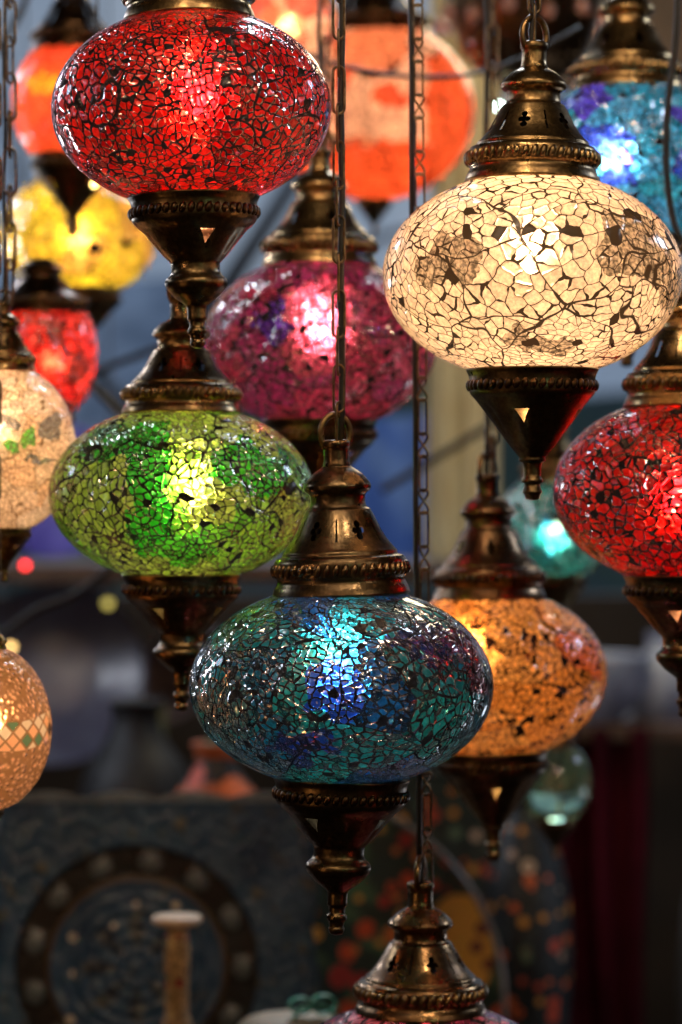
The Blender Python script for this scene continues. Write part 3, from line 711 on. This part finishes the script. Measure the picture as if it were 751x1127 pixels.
JUG = [(.5, 0), (44, 0), (44, 0), (60, 30), (72, 90), (62, 150), (36, 190), (28, 215), (34, 232), (30, 232), (24, 214)]
BOT = [(.5, 0), (13, 0), (13, 0), (14, 40), (13, 70), (6, 88), (5, 110), (7, 112), (7, 116), (.5, 116)]
LEDGE = 885
lg = tag(at_box('ledge', -420, 1000, 560, 1016, 1.35, .9, M_WOOD), 'low dark wooden ledge carrying pots behind the blue relief tray', 'shelf')
pot('black glazed jar behind the blue relief tray', 150, 1000, 1.5, [(r*.92, z*.98) for r, z in JUG], M_BLK, 'jar', 'jar')
pot('olive glass bottle left of the green lantern finial', 152, 1000, 1.75, [(r*1.2, z*2.0) for r, z in BOT], M_OLIVE, 'bottle', 'bottle')
pot('slimmer olive glass bottle nearest the green lantern finial', 178, 1000, 1.8, [(r*.95, z*1.9) for r, z in BOT], M_OLIVE, 'bottle', 'bottle')

def painted(name, ground, cols, scale, swirl=False):
    T = NT(name); P = T.n('TexCoord').outputs['Object']
    v = T.voro(P, scale); d = v.outputs['Distance']
    cs = T.n('SeparateColor', {0: v.outputs['Color']}).outputs
    fl = T.cramp(cs[0], cols); on = T.math('LESS_THAN', d, T.ramp01(cs[1], 0, 1, .18, .42, False))
    heart = T.math('LESS_THAN', d, .12)
    c = T.mixc(T.ramp01(T.noise(P, scale*2.4, 3).outputs['Fac'], .5, .62), ground, tuple(x*2.2+.01 for x in ground))
    if swirl:
        w = T.n('TexWave', {'Vector': P, 'Scale': scale*.35, 'Distortion': 6.0, 'Detail': 1.0}, wave_type='RINGS').outputs['Fac']
        c = T.mixc(T.ramp01(w, .5, .7), c, (.42, .09, .02))
    c = T.mixc(on, c, fl); c = T.mixc(heart, c, (.30, .03, .015))
    return T.done(T.n('BsdfPrincipled', {'Base Color': c, 'Roughness': .55}).outputs[0])
FL = [(0, (.70, .14, .03)), (.35, (.62, .08, .03)), (.55, (.72, .32, .05)), (.75, (.14, .24, .14)), (.88, (.65, .5, .35))]
pot('jar painted with orange swirls behind the rim of the blue relief tray', 238, 1000, 1.15, [(r*.80, z*.78) for r, z in JUG], painted('paint_swirl', (.012, .010, .008), FL, 20, True), 'jar', 'jar')
M_PORC = principled('porcelain_blue_white', (.45, .52, .70), .25, alt=(.16, .2, .34), scale=7)
M_GREY = principled('porcelain_grey', (.10, .10, .095), .5, alt=(.06, .06, .055), scale=6)
rs = tag(at_box('shelf', 615, 800, 1000, 816, 1.9, .35, M_WOOD), 'dark shelf at the right carrying blue and white porcelain', 'shelf')
pot('blue and white porcelain bowl right of the amber lantern', 665, 800, 2.0, [(.5, 0), (16, 0), (16, 0), (18, 6), (40, 34), (52, 74), (49, 75), (36, 36), (10, 12), (.5, 10)], M_PORC, 'bowl', 'bowl')
pot('blue and white porcelain jug at the right edge', 728, 800, 2.05, [(r*.52, z*.44) for r, z in JUG], M_PORC, 'jug', 'jug')
pot('grey stoneware vase at the right edge beside the maroon cloth', 786, ybase(1.27, zt_), 1.27, [(r*.55, z*1.62) for r, z in JUG], M_GREY)

# blue relief tray with a scalloped edge
def tray():
    Y = .72; u = us(Y); n = 210; S = 345*u; vs, fs = [], []
    cx0, cz0 = -22*u, 83*u; SZ = 539*u
    for j in range(n+1):
        for i in range(n+1):
            a, b = i/n*2-1, j/n*2-1
            x, z = a*S/2, b*SZ/2
            sc_ = lambda t: 7.5*u*abs(math.sin(t*PI*2.15))
            if b > .9: z += sc_(a)*(b-.9)/.1
            if b < -.9: z -= sc_(a)*(-b-.9)/.1
            if a > .9: x += sc_(b)*(a-.9)/.1
            if a < -.9: x -= sc_(b)*(-a-.9)/.1
            r = math.hypot(x-cx0, z-cz0)/u; th = math.atan2(z-cz0, x-cx0)
            h = 0
            if r > 134: h = 3.5+1.3*math.sin(x/u*.33+2*math.sin(z/u*.11))*math.sin(z/u*.29+2*math.sin(x/u*.13))
            elif r > 99:
                q = (r-116)/13; m = math.cos(th*13)
                h = -3+6*max(0, 1-q*q)*max(0, m-.05)
            else: h = 1.5+1.0*math.sin(r*.42)+1.2*math.cos(th*12)*math.sin(r*.16)+ (2.5 if 60 < r < 70 else 0)
            edge = max(abs(a), abs(b)); h += 6*max(0, (edge-.94)/.06)**2
            vs.append((x, -h*u, z))
    o = len(vs); m = n+1
    for j in range(n):
        for i in range(n): k = j*m+i; fs.append((k, k+1, k+m+1, k+m))
    border = [i for i in range(n+1)]+[j*m+n for j in range(1, n+1)]+[n*m+i for i in range(n-1, -1, -1)]+[j*m for j in range(n-1, 0, -1)]
    for k in border: v = vs[k]; vs.append((v[0]*.98, .012, v[2]*.98))
    L = len(border)
    for i in range(L): j = (i+1) % L; fs.append((border[j], border[i], o+i, o+j))
    fs.append(tuple(o+i for i in range(L)))
    T = NT('glaze_relief_blue'); P = T.n('TexCoord').outputs['Object']
    q = T.vm('SCALE', T.vm('SUBTRACT', P, (cx0, 0, cz0)), scale=1/u)
    s = T.n('SeparateXYZ', {0: q}).outputs
    r = T.math('SQRT', T.math('ADD', T.math('MULTIPLY', s[0], s[0]), T.math('MULTIPLY', s[2], s[2])))
    th = T.math('ARCTAN2', s[2], s[0])
    inb = T.math('MULTIPLY', T.math('GREATER_THAN', r, 99.0), T.math('LESS_THAN', r, 134.0))
    dd = T.math('DIVIDE', T.math('SUBTRACT', r, 116.0), 11.0)
    med = T.math('GREATER_THAN', T.math('SUBTRACT', T.math('COSINE', T.math('MULTIPLY', th, 13.0)), T.math('MULTIPLY', dd, dd)), .05)
    nz = T.noise(P, 22, 4, .65).outputs['Fac']; nz2 = T.noise(P, 70, 3).outputs['Fac']
    blue = T.mixc(T.ramp01(nz, .4, .62), (.022, .070, .15), (.045, .105, .19))
    blue = T.mixc(T.ramp01(nz2, .58, .7), blue, (.10, .10, .07))
    c = T.mixc(inb, blue, T.mixc(med, (.010, .007, .008), (.11, .13, .14)))
    inner = T.math('LESS_THAN', r, 99.0)
    c = T.mixc(T.math('MULTIPLY', inner, .45), c, (.03, .07, .15))
    ringl = T.math('LESS_THAN', T.math('ABSOLUTE', T.math('SUBTRACT', r, 98.0)), 2.5)
    c = T.mixc(ringl, c, (.10, .06, .03))
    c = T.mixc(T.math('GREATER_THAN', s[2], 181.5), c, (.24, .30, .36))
    dots = T.voro(P, 60); dm = T.math('MULTIPLY', T.math('LESS_THAN', dots.outputs['Distance'], .22), T.math('GREATER_THAN', T.n('SeparateColor', {0: dots.outputs['Color']}).outputs[0], .72))
    c = T.mixc(T.math('MULTIPLY', dm, inner), c, (.75, .66, .55))  # blurred glints painted onto the glaze as pale specks
    pet = T.math('MULTIPLY', T.math('LESS_THAN', r, 66.0), T.math('GREATER_THAN', T.math('SUBTRACT', T.math('COSINE', T.math('MULTIPLY', th, 8.0)), T.math('POWER', T.math('DIVIDE', T.math('SUBTRACT', r, 40.0), 20.0), 2.0)), .0))
    c = T.mixc(T.math('MULTIPLY', pet, .8), c, T.mixc(T.ramp01(nz2, .45, .6), (.008, .010, .02), (.12, .12, .10)))
    b = T.n('Bump', {'Strength': .5, 'Distance': .003, 'Height': nz2}).outputs[0]
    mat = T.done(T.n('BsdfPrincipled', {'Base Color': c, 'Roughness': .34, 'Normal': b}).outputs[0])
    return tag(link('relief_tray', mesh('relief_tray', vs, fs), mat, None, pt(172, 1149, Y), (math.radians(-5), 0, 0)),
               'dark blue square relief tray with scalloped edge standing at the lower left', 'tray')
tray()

# painted platter with an ochre medallion, painted vase beside it
def platter():
    Y = .95; u = us(Y); R = 224*u
    T = NT('paint_platter'); P = T.n('TexCoord').outputs['Object']
    v = T.voro(P, 52); d = v.outputs['Distance']; cs = T.n('SeparateColor', {0: v.outputs['Color']}).outputs
    c = T.mixc(T.ramp01(T.noise(P, 30, 3).outputs['Fac'], .48, .6), (.012, .030, .020), (.06, .13, .06))
    on = T.math('MULTIPLY', T.math('LESS_THAN', d, T.ramp01(cs[2], 0, 1, .25, .55, False)), T.math('GREATER_THAN', cs[1], .12))
    c = T.mixc(on, c, T.cramp(cs[0], [(0, (.62, .08, .02)), (.35, (.75, .20, .04)), (.7, (.75, .38, .06)), (.85, (.42, .03, .02))]))
    c = T.mixc(T.math('LESS_THAN', d, .13), c, (.05, .015, .01))
    # medallion: an ellipse of its own on the right of the well
    q = T.vm('SUBTRACT', P, (180*u, 62*u, 0)); s = T.n('SeparateXYZ', {0: q}).outputs
    e = T.math('ADD', T.math('POWER', T.math('ABSOLUTE', T.math('DIVIDE', s[0], 34*u)), 2.6), T.math('POWER', T.math('ABSOLUTE', T.math('DIVIDE', s[1], 54*u)), 2.6))
    med = T.math('LESS_THAN', T.math('ADD', e, T.math('MULTIPLY', T.math('SUBTRACT', T.noise(P, 30, 2).outputs['Fac'], .5), .6)), 1.0)
    mc = T.mixc(T.math('MULTIPLY', T.math('LESS_THAN', T.voro(P, 48).outputs['Distance'], .34), 1.0), (.70, .34, .05), (.20, .06, .03))
    c = T.mixc(med, c, mc)
    l = T.vm('LENGTH', T.vm('MULTIPLY', P, (1, 1, 0)))
    rim = T.math('GREATER_THAN', l, R*.988); c = T.mixc(rim, c, (.16, .12, .09))
    mat = T.done(T.n('BsdfPrincipled', {'Base Color': c, 'Roughness': .32}).outputs[0])
    prof = [(.0005, 0), (.4*R, .001), (.75*R, .004), (.97*R, .007), (R, .009), (R, .003), (.72*R, .0), (.4*R, -.010), (.0005, -.010)]
    m = lathe('platter', smoothprof(prof, 4), 96)
    return tag(link('platter', m, mat, None, pt(330, 1102, Y), (math.radians(82), 0, 0)), 'round dark green platter painted with orange flowers and an ochre medallion', 'platter')
platter()
dish('dark dish painted with orange flowers standing behind the green platter and the tall vase', 448, 1010, 160, 1.26, painted('paint_dish', (.012, .024, .020), FL, 56), 1.42, .0, .10)
pot('tall dark vase painted with orange flowers right of the green platter', 580, ybase(1.12, zt_), 1.12, [(.5, 0), (32, 0), (32, 0), (40, 100), (50, 220), (46, 310), (28, 375), (20, 400), (26, 420), (22, 420), (16, 398)],
    painted('paint_vase', (.010, .014, .016), FL, 60))

# ceramic candle holder in front of the tray
ch = thing('candle_holder', pt(195, ybase(.5, zf_), .5), 'slim cream ceramic candle holder with a flat top in front of the blue tray', 'candle holder')
u_ = us(.5)
link('stem', lathe('stem', smoothprof([(r*u_, z*u_) for r, z in [(.5, 0), (34, 0), (34, 0), (31, 9), (15, 22), (13, 70), (17, 88), (13, 106), (15, 170), (12, 190), (13, 196)]], 4), 40),
     painted('paint_stem', (.30, .19, .08), [(0, (.25, .02, .02)), (.35, (.60, .42, .18)), (.6, (.02, .02, .02)), (.8, (.04, .14, .06))], 120), ch)
link('dish_top', lathe('dish_top', smoothprof([(r*u_, z*u_) for r, z in [(12, 194), (22, 197), (27, 200), (28, 204), (26, 207), (26, 207), (.5, 205)]], 3), 48), principled('glaze_cream', (.85, .62, .42), .3), ch)

# cream gift box with a green ribbon bow
gb = thing('gift_box', pt(322, ybase(.45, zf_), .45), 'cream box tied with a green ribbon bow at the bottom edge', 'gift box')
u_ = us(.45)
def lidm():
    prof = [(.5, 0), (62, 0), (62, 0), (62, 98), (62, 98), (60, 103), (45, 112), (.5, 118)]
    return lathe('box_body', smoothprof([(r*u_, z*u_) for r, z in prof], 4), 64)
link('box_body', lidm(), principled('card_cream', (.42, .34, .22), .6, alt=(.36, .27, .16), scale=30), gb)
def bow():
    parts = []
    for s in (-1, 1):
        vs, fs = [], []; n = 24
        for i in range(n+1):
            a = PI*2*i/n
            x = s*(13+13*math.cos(a+PI)); z = 121+9*math.sin(a)+8; 
            for y in (-7, 7): vs.append((x*u_, (y-20)*u_, z*u_))
        for i in range(n): fs.append((2*i, 2*i+1, 2*i+3, 2*i+2))
        parts.append((vs, fs))
        vs, fs = [], []
        for i in range(9):
            t = i/8
            for y in (-6, 6): vs.append((s*(4+26*t)*u_, (y-24)*u_, (127-20*t*t+4*math.sin(t*5))*u_))
        for i in range(8): fs.append((2*i, 2*i+1, 2*i+3, 2*i+2))
        parts.append((vs, fs))
    return merge('ribbon_bow', parts)
rb = link('ribbon_bow', bow(), principled('ribbon_green', (.05, .30, .19), .35), gb, (18*u_, 0, 0), (0, 0, .2))
md = rb.modifiers.new('thick', 'SOLIDIFY'); md.thickness = .0012

# pierced brass hanging bowl with glass drops at the top
pb = thing('pierced_lamp', pt(578, 85, .9), 'dark pierced brass lamp with pink glass drops at the top behind the white lantern', 'lamp')
u_ = us(.9)
prof = [(.5, 0), (20, 2), (48, 14), (70, 40), (82, 80), (86, 96), (86, 96), (90, 100), (86, 106), (70, 120), (40, 150), (12, 168), (.5, 170)]
link('pierced_bowl', lathe('pierced_bowl', smoothprof([(r*u_, z*u_) for r, z in prof], 4), 96, uvmap=lambda z: z/u_/60), brass('bowl_pierced', (.20, .12, .055), (.06, .035, .02), .32, holes='dots', nholes=26), pb)
M_DROP = principled('drop_pink', (.85, .50, .42), .12, **{'Transmission Weight': .5})
for k in range(14):
    a = 2*PI*k/14+.2
    link('glass_drop', ico('glass_drop', 8*u_, 2, 1.25), M_DROP, pb, (94*u_*math.sin(a), -94*u_*math.cos(a), (66+8*(k % 2))*u_))
pb.location = pt(578, 95, .9)

# small lit bulbs of other stalls, far back
def tinybulb(label, x, y, Y, r, c, s, base=True):
    u = us(Y); o = thing('light_bulb', pt(x, y+r, Y), label, 'light')
    link('glass_bulb', ico('glass_bulb', r*u, 2), emit('bulb_lit', c, s), o, (0, 0, r*u))
    link('bulb_base', lathe('bulb_base', [(.0005, 2.6*r*u), (.6*r*u, 2.6*r*u), (.6*r*u, 1.7*r*u), (.0005, 1.7*r*u)], 16), M_SOCK, o)
    link('bulb_wire', tube('bulb_wire', [(0, 0, 2.5*r*u), (.002, 0, .12), (0, 0, .9-y*u*.3)], .001, n=6), M_CORD, o)
tinybulb('tiny red pilot light left of the green lantern', 28, 622, 1.3, 3.6, (1, .03, .03), 9)
tinybulb('tiny warm yellow light above the peach lantern', 12, 712, 1.3, 4.5, (1, .62, .2), 5)
tinybulb('tiny dim olive light below the green lantern', 119, 664, 1.5, 5.5, (.8, .65, .15), 1.2)
tinybulb('tiny cool white light left of the white lantern cap', 549, 117, .9, 4.2, (.75, 1, .85), 20)
tinybulb('tiny gold light under the tangerine lantern', 104, 203, .35, 4.5, (1, .72, .2), 6)
